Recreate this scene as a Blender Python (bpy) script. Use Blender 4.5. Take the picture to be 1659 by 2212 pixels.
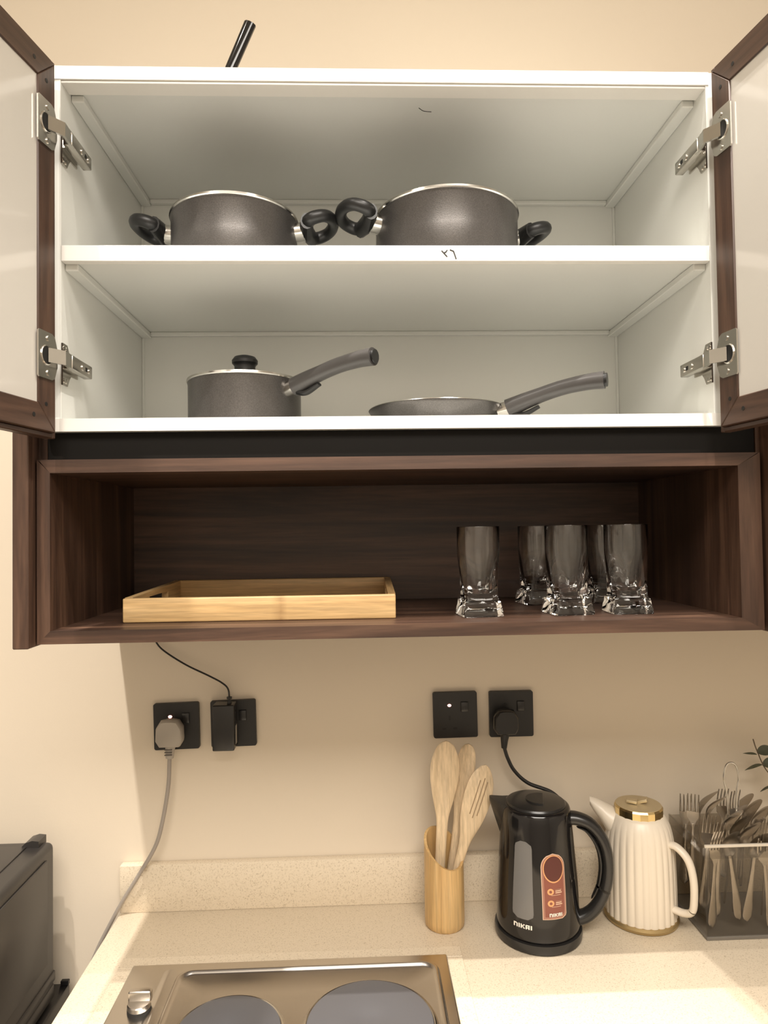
import bpy, bmesh, math, random
from mathutils import Vector, Matrix
random.seed(7)
for o in list(bpy.data.objects):
    bpy.data.objects.remove(o, do_unlink=True)
S = bpy.context.scene
C = S.collection
PI = math.pi

# ------------------------------------------------------------------ camera
def make_camera():
    yaw, pit, rol = 0.0367, 0.0259, 0.0145
    f = Vector((math.sin(yaw)*math.cos(pit), math.cos(yaw)*math.cos(pit), math.sin(pit)))
    r = Vector((math.cos(yaw), -math.sin(yaw), 0)); u = r.cross(f)
    r2 = r*math.cos(rol) - u*math.sin(rol); u2 = u*math.cos(rol) + r*math.sin(rol)
    cd = bpy.data.cameras.new('camera'); co = bpy.data.objects.new('camera', cd); C.objects.link(co)
    m = Matrix(((r2.x, u2.x, -f.x, -0.0243), (r2.y, u2.y, -f.y, -1.3668), (r2.z, u2.z, -f.z, 1.6269), (0, 0, 0, 1)))
    co.matrix_world = m
    cd.sensor_fit = 'HORIZONTAL'; cd.sensor_width = 36; cd.lens = 1478.06/1659*36
    cd.clip_start = 0.02
    S.camera = co
make_camera()

# ------------------------------------------------------------------ world, lights, exposure
w = bpy.data.worlds.new('world'); S.world = w; w.use_nodes = True
w.node_tree.nodes['Background'].inputs[0].default_value = (1.0, 0.86, 0.68, 1)
w.node_tree.nodes['Background'].inputs[1].default_value = 0.3
S.view_settings.view_transform = 'Standard'; S.view_settings.look = 'None'
S.view_settings.gamma = 1; S.view_settings.use_curve_mapping = False
S.view_settings.exposure = 0.18
S.cycles.transparent_max_bounces = 32
WARM = (1.0, 0.93, 0.845)
def spot(x, y, z, power, size=1.60, blend=1.0, rad=0.010):
    d = bpy.data.lights.new('ceiling_spot', 'SPOT'); o = bpy.data.objects.new('ceiling_spot', d); C.objects.link(o)
    o.location = (x, y, z); d.energy = power; d.color = WARM
    d.spot_size = size; d.spot_blend = blend; d.shadow_soft_size = rad
def fill_light(x, y, z, sx, sy, power):
    d = bpy.data.lights.new('ambient_fill', 'AREA'); o = bpy.data.objects.new('ambient_fill', d); C.objects.link(o)
    o.location = (x, y, z); d.energy = power; d.color = WARM; d.shape = 'RECTANGLE'; d.size = sx; d.size_y = sy
# two twin-head ceiling spots in front of the wall unit, and an added area light behind the viewer as ambient fill
for x, y, p in ((-0.71, -0.935, 108), (-0.69, -0.651, 108), (0.435, -0.935, 92), (0.435, -0.651, 92)):
    spot(x, y, 3.2, p)
fill_light(0.1, -2.3, 3.22, 1.8, 1.2, 94)

# ------------------------------------------------------------------ mesh helpers
def box(bm, lo, hi, bev=0.0, seg=2, mat=None):
    c = [(a+b)/2 for a, b in zip(lo, hi)]; s = [abs(b-a) for a, b in zip(lo, hi)]
    M = Matrix.Translation(c) @ Matrix.Diagonal((s[0], s[1], s[2], 1))
    if mat is not None: M = mat @ M
    vs = bmesh.ops.create_cube(bm, size=1, matrix=M)['verts']
    if bev > 0:
        es = list({e for v in vs for e in v.link_edges})
        bmesh.ops.bevel(bm, geom=es, offset=bev, segments=seg, affect='EDGES', profile=0.5)
def ring_faces(bm, rings, closed=True):
    n = len(rings[0])
    for a, b in zip(rings, rings[1:]):
        for i in range(n if closed else n-1):
            j = (i+1) % n
            try: bm.faces.new((a[i], a[j], b[j], b[i]))
            except ValueError: pass
def loft(bm, secs, cap0=True, cap1=True):
    rings = [[bm.verts.new(v) for v in s] for s in secs]
    ring_faces(bm, rings)
    if cap0: bm.faces.new(list(reversed(rings[0])))
    if cap1: bm.faces.new(rings[-1])
    return rings
def lathe(bm, prof, n=48, c=(0, 0, 0), mat=None, cap0=True, cap1=True):
    secs = []
    for r, z in prof:
        ring = []
        for i in range(n):
            t = 2*PI*i/n
            v = Vector((c[0]+r*math.cos(t), c[1]+r*math.sin(t), c[2]+z))
            if mat is not None: v = mat @ v
            ring.append(v)
        secs.append(ring)
    loft(bm, secs, cap0, cap1)
def spline(pts, k=8):
    P = [Vector(p) for p in pts]
    if len(P) < 3: return P
    out = []
    Q = [P[0]*2-P[1]] + P + [P[-1]*2-P[-2]]
    for i in range(1, len(Q)-2):
        a, b, c, d = Q[i-1:i+3]
        for s in range(k):
            t = s/k
            out.append(0.5*((2*b)+(c-a)*t+(2*a-5*b+4*c-d)*t*t+(3*b-a-3*c+d)*t**3))
    out.append(P[-1]); return out
def tube(bm, pts, r, n=10, smooth=8, squash=1.0, up=None, closed=False, cap=True):
    """sweep; r a number or a function of 0..1 giving a number or (a, b)"""
    P = spline(pts, smooth) if smooth else [Vector(p) for p in pts]
    if closed: P = P[:-1]
    secs = []; prev = None; m = len(P)
    for i, p in enumerate(P):
        if closed: t = (P[(i+1) % m]-P[i-1]).normalized()
        else: t = (P[min(i+1, m-1)]-P[max(i-1, 0)]).normalized()
        if up is not None: a = (Vector(up)-t*t.dot(Vector(up))).normalized()
        elif prev is None:
            a = Vector((0, 0, 1)) if abs(t.z) < 0.9 else Vector((0, 1, 0))
            a = (a-t*t.dot(a)).normalized()
        else: a = (prev-t*t.dot(prev)).normalized()
        prev = a; b = t.cross(a)
        rr = r(i/(m-1)) if callable(r) else r
        ra, rb = rr if isinstance(rr, tuple) else (rr, rr*squash)
        secs.append([p+a*ra*math.cos(2*PI*k/n)+b*rb*math.sin(2*PI*k/n) for k in range(n)])
    if closed:
        rings = [[bm.verts.new(v) for v in s] for s in secs]
        ring_faces(bm, rings+[rings[0]])
    else: loft(bm, secs, cap, cap)
def prism(bm, poly, f):
    """poly: 2-D outline, f(u, v, k) -> point for k = 0 and 1"""
    a = [bm.verts.new(f(u, v, 0)) for u, v in poly]; b = [bm.verts.new(f(u, v, 1)) for u, v in poly]
    n = len(poly)
    for i in range(n): bm.faces.new((a[i], a[(i+1) % n], b[(i+1) % n], b[i]))
    bm.faces.new(list(reversed(a))); bm.faces.new(b)
def cyl(bm, p0, p1, r, n=16):
    tube(bm, [p0, p1], r, n=n, smooth=0)
def rrect(w, h, r, k=5):
    out = []
    for cx, cy, a0 in ((w/2-r, h/2-r, 0), (-w/2+r, h/2-r, 90), (-w/2+r, -h/2+r, 180), (w/2-r, -h/2+r, 270)):
        for i in range(k+1):
            t = math.radians(a0+90*i/k); out.append((cx+r*math.cos(t), cy+r*math.sin(t)))
    return out
def worldloc(o):
    v = Vector(o.location)
    while o.parent: o = o.parent; v = v+Vector(o.location)
    return v
def obj(name, bm, mat, parent=None, world=False, sharp=35, loc=None):
    bmesh.ops.recalc_face_normals(bm, faces=bm.faces)
    if world:
        off = worldloc(parent) if parent else Vector(loc or (0, 0, 0))
        bmesh.ops.translate(bm, verts=bm.verts, vec=-off)
    me = bpy.data.meshes.new(name); bm.to_mesh(me); bm.free()
    for p in me.polygons: p.use_smooth = True
    me.set_sharp_from_angle(angle=math.radians(sharp))
    me.materials.append(mat)
    o = bpy.data.objects.new(name, me); C.objects.link(o)
    if parent: o.parent = parent
    elif loc: o.location = loc
    return o
def tag(o, label, cat, group=None):
    o['label'] = label; o['category'] = cat
    if group: o['group'] = group
    return o
def empty(name, loc=(0, 0, 0), parent=None, rz=0.0):
    o = bpy.data.objects.new(name, None); C.objects.link(o); o.location = loc; o.rotation_euler = (0, 0, rz)
    o.empty_display_size = 0.02
    if parent: o.parent = parent
    return o
def thing(name, label, cat, loc, rz=0.0, group=None):
    return tag(empty(name, loc, None, rz), label, cat, group)
def struct(name, bm, mat):
    o = obj(name, bm, mat); o['kind'] = 'structure'; return o
def B(lo, hi, bev=0.0, seg=2):
    bm = bmesh.new(); box(bm, lo, hi, bev, seg); return bm

# ------------------------------------------------------------------ materials
MATS = {}
def mat(name, col, rough=0.5, metal=0.0, **kw):
    m = bpy.data.materials.new(name); m.use_nodes = True
    b = m.node_tree.nodes['Principled BSDF']
    b.inputs['Base Color'].default_value = (*col, 1); b.inputs['Roughness'].default_value = rough
    b.inputs['Metallic'].default_value = metal
    for k, v in kw.items():
        b.inputs[k.replace('_', ' ')].default_value = v
    MATS[name] = m; return m
def nodes(m):
    nt = m.node_tree; return nt, nt.nodes['Principled BSDF'], nt.nodes.new, nt.links.new
def ramp(nt, fac, stops):
    r = nt.nodes.new('ShaderNodeValToRGB'); e = r.color_ramp.elements
    while len(e) < len(stops): e.new(0.5)
    for el, (p, c) in zip(e, stops): el.position = p; el.color = (*c, 1)
    nt.links.new(fac, r.inputs[0]); return r
def coords(nt, scale, kind='Object', rot=(0, 0, 0)):
    tc = nt.nodes.new('ShaderNodeTexCoord'); mp = nt.nodes.new('ShaderNodeMapping')
    mp.inputs['Scale'].default_value = scale; mp.inputs['Rotation'].default_value = rot
    nt.links.new(tc.outputs[kind], mp.inputs[0]); return mp.outputs[0]
def noise(nt, vec, scale, detail=4, rough=0.6, dist=0.0):
    n = nt.nodes.new('ShaderNodeTexNoise'); n.inputs['Scale'].default_value = scale
    n.inputs['Detail'].default_value = detail; n.inputs['Roughness'].default_value = rough
    n.inputs['Distortion'].default_value = dist
    nt.links.new(vec, n.inputs['Vector']); return n.outputs[0]
def bump(nt, b, h, strength, dist=0.001):
    bp = nt.nodes.new('ShaderNodeBump'); bp.inputs['Strength'].default_value = strength; bp.inputs['Distance'].default_value = dist
    nt.links.new(h, bp.inputs['Height']); nt.links.new(bp.outputs[0], b.inputs['Normal'])
def grained(name, axis, dark, mid, light, rough=0.45, fine=1.0, stretch=0.06, strength=0.12):
    m = mat(name, mid, rough); nt, b, N, L = nodes(m)
    sc = [1, 1, 1]; sc['xyz'.index(axis)] = stretch
    v = coords(nt, sc)
    a = noise(nt, v, 20*fine, 5, 0.55, 1.4); f = noise(nt, v, 190*fine, 3, 0.6)
    r = ramp(nt, a, [(0.3, dark), (0.5, mid), (0.72, light)])
    r2 = ramp(nt, f, [(0.3, (0.72, 0.72, 0.72)), (0.7, (1.1, 1.1, 1.1))])
    mx = N('ShaderNodeMix'); mx.data_type = 'RGBA'; mx.blend_type = 'MULTIPLY'; mx.inputs[0].default_value = 1
    L(r.outputs[0], mx.inputs[6]); L(r2.outputs[0], mx.inputs[7]); L(mx.outputs[2], b.inputs['Base Color'])
    bump(nt, b, f, strength); return m
WD = ((0.028, 0.014, 0.009), (0.072, 0.037, 0.023), (0.145, 0.079, 0.049))
walnut = {a: grained('walnut_'+a, a, *WD) for a in 'xyz'}
bamboo = {a: grained('bamboo_'+a, a, (0.50, 0.31, 0.135), (0.62, 0.41, 0.19), (0.70, 0.49, 0.25), 0.42, 1.4, 0.05, 0.05) for a in 'xyz'}
paleWood = grained('pale_beech', 'z', (0.58, 0.43, 0.26), (0.68, 0.52, 0.33), (0.74, 0.58, 0.39), 0.6, 1.2, 0.08, 0.06)
cane = grained('bamboo_cane', 'z', (0.50, 0.29, 0.11), (0.62, 0.40, 0.17), (0.70, 0.49, 0.24), 0.38, 1.2, 0.04, 0.05)
laminate = mat('white_laminate', (0.79, 0.795, 0.755), 0.17)
edgeband = mat('white_edge_band', (0.86, 0.84, 0.79), 0.35)
blackpanel = mat('black_panel', (0.006, 0.005, 0.004), 0.6, 0.0, Specular_IOR_Level=0.15)
def wallmat():
    m = mat('wall_paint', (0.74, 0.64, 0.50), 0.75); nt, b, N, L = nodes(m)
    n = noise(nt, coords(nt, (1, 1, 1)), 260, 3, 0.6); bump(nt, b, n, 0.08)
    n2 = noise(nt, coords(nt, (1, 1, 1)), 1.8, 2, 0.5)
    r = ramp(nt, n2, [(0.3, (0.725, 0.635, 0.51)), (0.7, (0.755, 0.66, 0.53))]); L(r.outputs[0], b.inputs['Base Color'])
    return m
wallpaint = wallmat()
def stonemat():
    m = mat('speckled_stone', (0.72, 0.62, 0.47), 0.33); nt, b, N, L = nodes(m)
    v = coords(nt, (1, 1, 1))
    n = noise(nt, v, 420, 2, 0.6); r = ramp(nt, n, [(0.30, (0.50, 0.41, 0.30)), (0.42, (0.72, 0.62, 0.475)), (0.7, (0.76, 0.66, 0.515))])
    n2 = noise(nt, v, 150, 3, 0.7); r2 = ramp(nt, n2, [(0.30, (0.80, 0.77, 0.72)), (0.40, (1, 1, 1)), (0.8, (1, 1, 1))])
    mx = N('ShaderNodeMix'); mx.data_type = 'RGBA'; mx.blend_type = 'MULTIPLY'; mx.inputs[0].default_value = 1
    L(r.outputs[0], mx.inputs[6]); L(r2.outputs[0], mx.inputs[7]); L(mx.outputs[2], b.inputs['Base Color'])
    return m
stone = stonemat()
ceilmat = mat('ceiling_paint', (0.80, 0.77, 0.70), 0.8)
roommat = mat('room_paint', (0.60, 0.56, 0.50), 0.8)
floormat = mat('floor_tile', (0.26, 0.23, 0.20), 0.5)
def nonstick():
    m = mat('grey_nonstick', (0.075, 0.068, 0.064), 0.32, 0.6); nt, b, N, L = nodes(m)
    n = noise(nt, coords(nt, (1, 1, 1)), 700, 2, 0.6)
    r = ramp(nt, n, [(0.35, (0.085, 0.079, 0.075)), (0.68, (0.122, 0.114, 0.109))]); L(r.outputs[0], b.inputs['Base Color'])
    bump(nt, b, n, 0.22, 0.0005); return m
panmat = nonstick()
panhandle = mat('grey_soft_handle', (0.055, 0.051, 0.049), 0.33)
bakelite = mat('black_bakelite', (0.012, 0.012, 0.012), 0.38)
steel = mat('polished_steel', (0.60, 0.58, 0.54), 0.2, 1.0)
hingesteel = mat('nickel', (0.60, 0.57, 0.52), 0.22, 1.0)
def brushed():
    m = mat('brushed_steel', (0.56, 0.52, 0.47), 0.27, 1.0); nt, b, N, L = nodes(m)
    n = noise(nt, coords(nt, (1, 0.02, 1)), 900, 2, 0.5); bump(nt, b, n, 0.05, 0.0004); return m
hobsteel = brushed()
hotplate = mat('cast_iron_plate', (0.085, 0.083, 0.088), 0.5)
darkhole = mat('dark_recess', (0.008, 0.007, 0.006), 0.6)
blackplastic = mat('black_plastic', (0.016, 0.015, 0.014), 0.42)
glossblack = mat('gloss_black_plastic', (0.010, 0.009, 0.009), 0.09)
satinblack = mat('satin_black_plastic', (0.020, 0.019, 0.018), 0.26)
greyplastic = mat('grey_plastic', (0.40, 0.36, 0.31), 0.5)
greycord = mat('grey_cord', (0.34, 0.30, 0.26), 0.5)
cream = mat('cream_plastic', (0.74, 0.66, 0.545), 0.36)
gold = mat('gold_trim', (0.70, 0.54, 0.27), 0.2, 1.0)
goldring = mat('gold_base', (0.42, 0.31, 0.15), 0.4, 0.7)
goldsatin = mat('gold_lid', (0.60, 0.50, 0.32), 0.42, 0.6)
glass = mat('clear_glass', (0.97, 0.97, 0.96), 0.0, 0.0, Transmission_Weight=1.0, IOR=1.5)
acrylic = mat('clear_acrylic', (0.80, 0.79, 0.77), 0.02, 0.0, Transmission_Weight=1.0, IOR=1.3)
def thinclear(name, tint, base_refl=0.10):
    m = bpy.data.materials.new(name); m.use_nodes = True; nt = m.node_tree; nt.nodes.clear()
    o = nt.nodes.new('ShaderNodeOutputMaterial'); t = nt.nodes.new('ShaderNodeBsdfTransparent'); g = nt.nodes.new('ShaderNodeBsdfGlossy'); mx = nt.nodes.new('ShaderNodeMixShader'); lw = nt.nodes.new('ShaderNodeLayerWeight'); pw = nt.nodes.new('ShaderNodeMath'); pw.operation = 'POWER'; pw.inputs[1].default_value = 4.0; ma = nt.nodes.new('ShaderNodeMath'); ma.operation = 'MULTIPLY_ADD'; ma.inputs[1].default_value = 0.75; ma.inputs[2].default_value = 0.035
    nt.links.new(lw.outputs['Facing'], pw.inputs[0]); nt.links.new(pw.outputs[0], ma.inputs[0]); t.inputs[0].default_value = (*tint, 1); g.inputs['Roughness'].default_value = 0.03
    nt.links.new(ma.outputs[0], mx.inputs[0]); nt.links.new(t.outputs[0], mx.inputs[1]); nt.links.new(g.outputs[0], mx.inputs[2]); nt.links.new(mx.outputs[0], o.inputs[0]); return m
acrylic = thinclear('thin_clear_acrylic', (0.84, 0.825, 0.80))
paneglass = mat('frosted_white_pane', (0.58, 0.55, 0.50), 0.12)
lidglass = mat('lid_glass', (0.9, 0.9, 0.9), 0.02, 0.0, Transmission_Weight=1.0, IOR=1.45)
led = mat('lit_neon', (1, 0.6, 0.5), 0.4); led.node_tree.nodes['Principled BSDF'].inputs['Emission Color'].default_value = (1, 0.42, 0.34, 1)
led.node_tree.nodes['Principled BSDF'].inputs['Emission Strength'].default_value = 6
ink = mat('pencil_ink', (0.03, 0.03, 0.03), 0.7)
microgrey = mat('microwave_grey', (0.030, 0.027, 0.025), 0.34)
fridgeblack = mat('fridge_black', (0.008, 0.007, 0.007), 0.3)
windowgrey = mat('water_window', (0.16, 0.155, 0.15), 0.25)
stkCream = mat('label_cream', (0.72, 0.50, 0.36), 0.4)
stkRed = mat('label_red', (0.24, 0.075, 0.05), 0.4)
stkPink = mat('label_pink', (0.36, 0.17, 0.12), 0.4)
stkDark = mat('label_dark', (0.09, 0.02, 0.015), 0.4)
stkGold = mat('label_orange', (0.72, 0.36, 0.16), 0.4)
white = mat('print_white', (0.85, 0.80, 0.72), 0.4)
def leafm():
    m = mat('grey_green_leaf', (0.10, 0.115, 0.075), 0.55); nt, b, N, L = nodes(m)
    r = ramp(nt, noise(nt, coords(nt, (1, 1, 1)), 60), [(0.3, (0.13, 0.14, 0.09)), (0.7, (0.22, 0.22, 0.15))]); L(r.outputs[0], b.inputs['Base Color']); return m
leafmat = leafm()
stemmat = mat('brown_stem', (0.10, 0.07, 0.04), 0.6)
vasemat = mat('vase_white', (0.7, 0.66, 0.6), 0.4)

# ------------------------------------------------------------------ the room
RX0, RX1, RY, RZ = -1.9, 2.1, -3.4, 3.25
struct('wall_back', B((RX0, 0, 0), (RX1, 0.1, RZ)), wallpaint)
struct('floor', B((RX0, RY, -0.1), (RX1, 0.1, 0)), floormat)
struct('ceiling', B((RX0, RY, RZ), (RX1, 0.1, RZ+0.1)), ceilmat)
struct('wall_left', B((RX0-0.1, RY, 0), (RX0, 0.1, RZ)), roommat)
struct('wall_right', B((RX1, RY, 0), (RX1+0.1, 0.1, RZ)), roommat)
struct('wall_front', B((RX0, RY-0.1, 0), (RX1, RY, RZ)), roommat)

# ------------------------------------------------------------------ white wall cabinet
XA, XB, YF, YB = -0.4453, 0.5007, -0.382, -0.015
XOA, XOB = -0.4695, 0.525
ZT0, ZT1, ZM0, ZM1, ZB0, ZB1 = 2.3013, 2.2823, 2.0405, 2.0175, 1.7913, 1.7729
cab = thing('wall_cabinet', 'white wall cabinet with two open walnut framed doors holding the cookware', 'cabinet', (0.0277, -0.19, ZB1))
def cp(name, lo, hi, m, bev=0.0008, parent=cab):
    return obj(name, B(lo, hi, bev, 1), m, parent, True)
cp('side_panel', (XOA, YF, ZB1), (XA, -0.001, ZT0), laminate)
cp('side_panel', (XB, YF, ZB1), (XOB, -0.001, ZT0), laminate)
top = cp('top_panel', (XA, YF+0.002, ZT1), (XB, -0.001, ZT0), laminate)
cp('edge_band', (XA-0.012, YF-0.001, ZT1), (XB+0.004, YF+0.002, ZT0), edgeband, 0, top)
cp('front_rail', (XA, YF+0.002, ZT1-0.004), (XB, YF+0.030, ZT1), edgeband, 0.0005, top)  # lighter than the laminate: stronger light on its underside is put into the colour
shelf = cp('shelf', (XA, YF+0.004, ZM1+0.002), (XB, YB, ZM0), laminate)
cp('edge_band', (XA+0.0005, YF-0.0005, ZM1), (XB-0.0005, YF+0.012, ZM0), edgeband, 0.0006, shelf)
bot = cp('bottom_panel', (XA, YF+0.002, ZB1), (XB, -0.001, ZB0), laminate)
cp('edge_band', (XA-0.022, YF-0.001, ZB1), (XB+0.02, YF+0.002, ZB0), edgeband, 0, bot)
cp('back_panel', (XA, YB, ZB0), (XB, -0.001, ZT1), laminate)
for z in (ZT1, ZM1+0.002):
    y0 = YF+0.036 if z == ZT1 else YF+0.013
    cp('cleat', (XA, y0, z-0.011), (XA+0.019, YB, z), laminate, 0.0015)
    cp('cleat', (XB-0.019, y0, z-0.011), (XB, YB, z), laminate, 0.0015)
    cp('cleat', (XA+0.019, YB-0.011, z-0.008), (XB-0.019, YB, z), laminate, 0.0015)
for x0, x1 in ((XA, XA+0.005), (XB-0.005, XB)):
    cp('corner_bead', (x0, YB-0.004, ZB0), (x1, YB, ZM1), laminate, 0.001)
    cp('corner_bead', (x0, YB-0.004, ZM0), (x1, YB, ZT1-0.011), laminate, 0.001)
# handwritten mark on the shelf edge and the stray scribble under the top
bm = bmesh.new()
for pts in ([(0.1015, 2.0326), (0.1095, 2.0237)], [(0.1050, 2.0300), (0.1070, 2.0302), (0.1097, 2.0335)], [(0.1135, 2.0340), (0.1195, 2.0316)], [(0.1188, 2.0318), (0.1200, 2.0285), (0.1226, 2.0203)]):
    tube(bm, [(x, YF-0.0009, z) for x, z in pts], 0.0009, 6, 4)
obj('handwritten_mark', bm, ink, shelf, True)
bm = bmesh.new(); tube(bm, [(0.0774, -0.322, ZT1-0.0004), (0.083, -0.316, ZT1-0.0004), (0.0876, -0.3135, ZT1-0.0004), (0.0979, -0.3124, ZT1-0.0004)], 0.0005, 6, 4)
obj('scribble', bm, ink, top, True)

DW, DZ0, DZ1, DT, FW = 0.498, 1.760, 2.293, 0.020, 0.044
def make_door(H, ang, sg):
    """sg = +1: left door (inner face local +y side), -1: right door"""
    t = math.radians(ang)
    d = Vector((-sg*math.sin(t), -math.cos(t)))
    e = empty('door', Vector((H[0], H[1], DZ0))-worldloc(cab), cab, math.atan2(d.y, d.x))
    hgt = DZ1-DZ0; r = 0.007
    F = lambda y0, y1: (lambda u, v, k: (u, sg*(y0 if k == 0 else y1), v))
    def member(name, poly, m):
        bm = bmesh.new(); prism(bm, poly, F(-DT, 0.0))
        es = [x for x in bm.edges]
        bmesh.ops.bevel(bm, geom=es, offset=0.0012, segments=1, affect='EDGES')
        return obj(name, bm, m, e)
    x0, x1, z0, z1 = r, DW-r, r, hgt-r; fw = FW-r
    member('stile', [(x0, z0), (x0+fw, z0+fw), (x0+fw, z1-fw), (x0, z1)], walnut['z'])
    member('stile', [(x1, z0), (x1, z1), (x1-fw, z1-fw), (x1-fw, z0+fw)], walnut['z'])
    member('rail', [(x0, z0), (x1, z0), (x1-fw, z0+fw), (x0+fw, z0+fw)], walnut['x'])
    member('rail', [(x0, z1), (x0+fw, z1-fw), (x1-fw, z1-fw), (x1, z1)], walnut['x'])
    def strip(lo, hi, m):
        bm = bmesh.new(); box(bm, (lo[0], sg*-DT, lo[1]), (hi[0], sg*-0.005, hi[1]), 0.001, 1); obj('edge_band', bm, m, e)
    strip((0, 0), (r, hgt), walnut['z']); strip((DW-r, 0), (DW, hgt), walnut['z'])
    strip((r, 0), (DW-r, r), walnut['x']); strip((r, hgt-r), (DW-r, hgt), walnut['x'])
    bm = bmesh.new(); box(bm, (FW-0.002, sg*-0.0075, FW-0.002), (DW-FW+0.002, sg*-0.0025, hgt-FW+0.002), 0.0008, 1); obj('pane', bm, paneglass, e)
    for s, z in ((0.052, hgt-0.026), (0.026, hgt-0.042), (0.028, 0.044), (0.054, 0.026)):
        bm = bmesh.new(); cyl(bm, (s, sg*-0.004, z), (s, sg*0.0004, z), 0.0030, 12); obj('screw_hole', bm, darkhole, e)
    return e, d
HL, HR = (-0.4410, -0.400), (0.4950, -0.400)
doorL, dL = make_door(HL, 10, 1); doorR, dR = make_door(HR, 8.5, -1)

def make_hinge(sideX, H, d, sg, zc):
    """cup plate on the door, arm and mounting plate on the cabinet side"""
    e = empty('hinge', Vector((sideX, YF, zc))-worldloc(cab), cab)
    n = Vector((-d.y, d.x))*sg            # inner face normal of the door
    def D(s, v, z):                       # door point -> hinge local
        p = Vector(H)+d*s+n*v
        return Vector((p.x-sideX, p.y-YF, z))
    # cup plate
    bm = bmesh.new(); poly = [(0.006, -0.012), (0.012, -0.029), (0.018, -0.032), (0.0455, -0.032), (0.0475, -0.030), (0.0475, 0.030), (0.0455, 0.032), (0.018, 0.032), (0.012, 0.029), (0.006, 0.012)]
    prism(bm, poly, lambda u, v, k: D(u, 0.0002+0.0022*k, v))
    obj('cup_plate', bm, hingesteel, e)
    bm = bmesh.new(); lathe_pts = [(0.030+0.0115*math.cos(2*PI*i/20), 0.0125*math.sin(2*PI*i/20)) for i in range(20)]
    prism(bm, lathe_pts, lambda u, v, k: D(u, 0.0020+0.0009*k, v)); obj('cup', bm, darkhole, e)
    bm = bmesh.new()
    tube(bm, [D(0.030+0.0118*math.cos(2*PI*i/16), 0.0030, 0.0128*math.sin(2*PI*i/16)) for i in range(17)], 0.0011, 6, 2, closed=False)
    obj('cup_rim', bm, hingesteel, e)
    for z in (-0.0235, 0.0235):
        bm = bmesh.new(); prism(bm, [(0.026+0.0042*math.cos(2*PI*i/14), z+0.0042*math.sin(2*PI*i/14)) for i in range(14)], lambda u, v, k: D(u, 0.0022+0.0016*k, v)); obj('screw', bm, steel, e)
    # link from the cup to the arm
    A, Bp = D(0.030, 0.004, 0), D(0.010, 0.016, 0)
    S1 = Vector((sg*0.0175, -0.018, 0)); S2 = Vector((sg*0.0175, 0.000, 0))
    P4 = [A, Bp, S1, S2]; lft = []; rgt = []
    for i_, q_ in enumerate(P4):
        t_ = (P4[min(i_+1, 3)]-P4[max(i_-1, 0)]); nn = Vector((-t_.y, t_.x, 0)).normalized()*0.0019
        lft.append((q_+nn).to_2d()); rgt.append((q_-nn).to_2d())
    bm = bmesh.new(); prism(bm, [tuple(v) for v in lft+rgt[::-1]], lambda u, v, k: (u, v, -0.0098+0.0196*k)); obj('link', bm, steel, e)
    # arm
    bm = bmesh.new(); box(bm, (sg*0.0075, -0.010, -0.0095), (sg*0.0205, 0.061, 0.0095), 0.0014, 2); arm = obj('arm', bm, hingesteel, e)
    for y, rr in ((0.026, 0.0052), (0.050, 0.0046)):
        bm = bmesh.new(); cyl(bm, (sg*0.0203, y, 0), (sg*0.0220, y, 0), rr, 14); obj('screw', bm, steel, e)
    bm = bmesh.new(); box(bm, (sg*0.0200, 0.035, -0.003), (sg*0.0208, 0.042, 0.003)); obj('slot', bm, darkhole, e)
    # mounting plate with two wings
    bm = bmesh.new()
    poly = [(0.0, -0.030), (0.016, -0.030), (0.022, -0.020), (0.028, -0.013), (0.052, -0.012), (0.052, 0.012), (0.028, 0.013), (0.022, 0.020), (0.016, 0.030), (0.0, 0.030)]
    prism(bm, poly, lambda u, v, k: Vector((sg*(0.0003+0.0022*k), u, v)))
    box(bm, (sg*0.002, 0.004, -0.006), (sg*0.009, 0.052, 0.006), 0.0006, 1)
    obj('mounting_plate', bm, hingesteel, e)
    for z in (-0.0235, 0.0235):
        for y in (0.004, 0.012):
            bm = bmesh.new(); cyl(bm, (sg*0.0022, y, z), (sg*0.0040, y, z), 0.0034, 12); obj('screw', bm, steel, e)
for zc in (2.190, 1.870):
    make_hinge(XA, HL, dL, 1, zc); make_hinge(XB, HR, dR, -1, zc-0.003)

# ------------------------------------------------------------------ walnut niche under the cabinet
L0, L1, B0, B1 = 1.733, 1.714, 1.4907, 1.4722
NXA, NXB, NOA, NOB = -0.4614, 0.5336, -0.4796, 0.567
niche = thing('open_shelf_unit', 'open walnut niche below the white cabinet, holding tray and glasses', 'shelf', (0.044, -0.19, B1))
def np_(name, lo, hi, m, bev=0.0010):
    return obj(name, B(lo, hi, bev, 1), m, niche, True)
def mitre(name, poly, y0, y1, m):
    bm = bmesh.new(); prism(bm, poly, lambda u, v, k: (u, y0 if k == 0 else y1, v)); return obj(name, bm, m, niche, True)
mitre('top_board', [(NOA+0.002, L0), (NOB-0.002, L0), (NXB, L1), (NXA, L1)], YF, -0.001, walnut['x'])
mitre('bottom_board', [(NOA, B1), (NXA, B0), (NXB, B0), (NOB, B1)], YF, -0.001, walnut['x'])
mitre('side_board', [(NOA, B1), (NOA, L0), (NXA, L1), (NXA, B0)], YF, -0.001, walnut['z'])
mitre('side_board', [(NOB, B1), (NXB, B0), (NXB, L1), (NOB, L0)], YF, -0.001, walnut['z'])
np_('back_board', (NXA, -0.020, B0), (NXB, -0.001, L1), walnut['x'], 0)
np_('black_panel', (-0.4695, YF+0.012, L0+0.0004), (0.566, -0.001, ZB1-0.0006), blackpanel, 0.0004)
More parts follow.
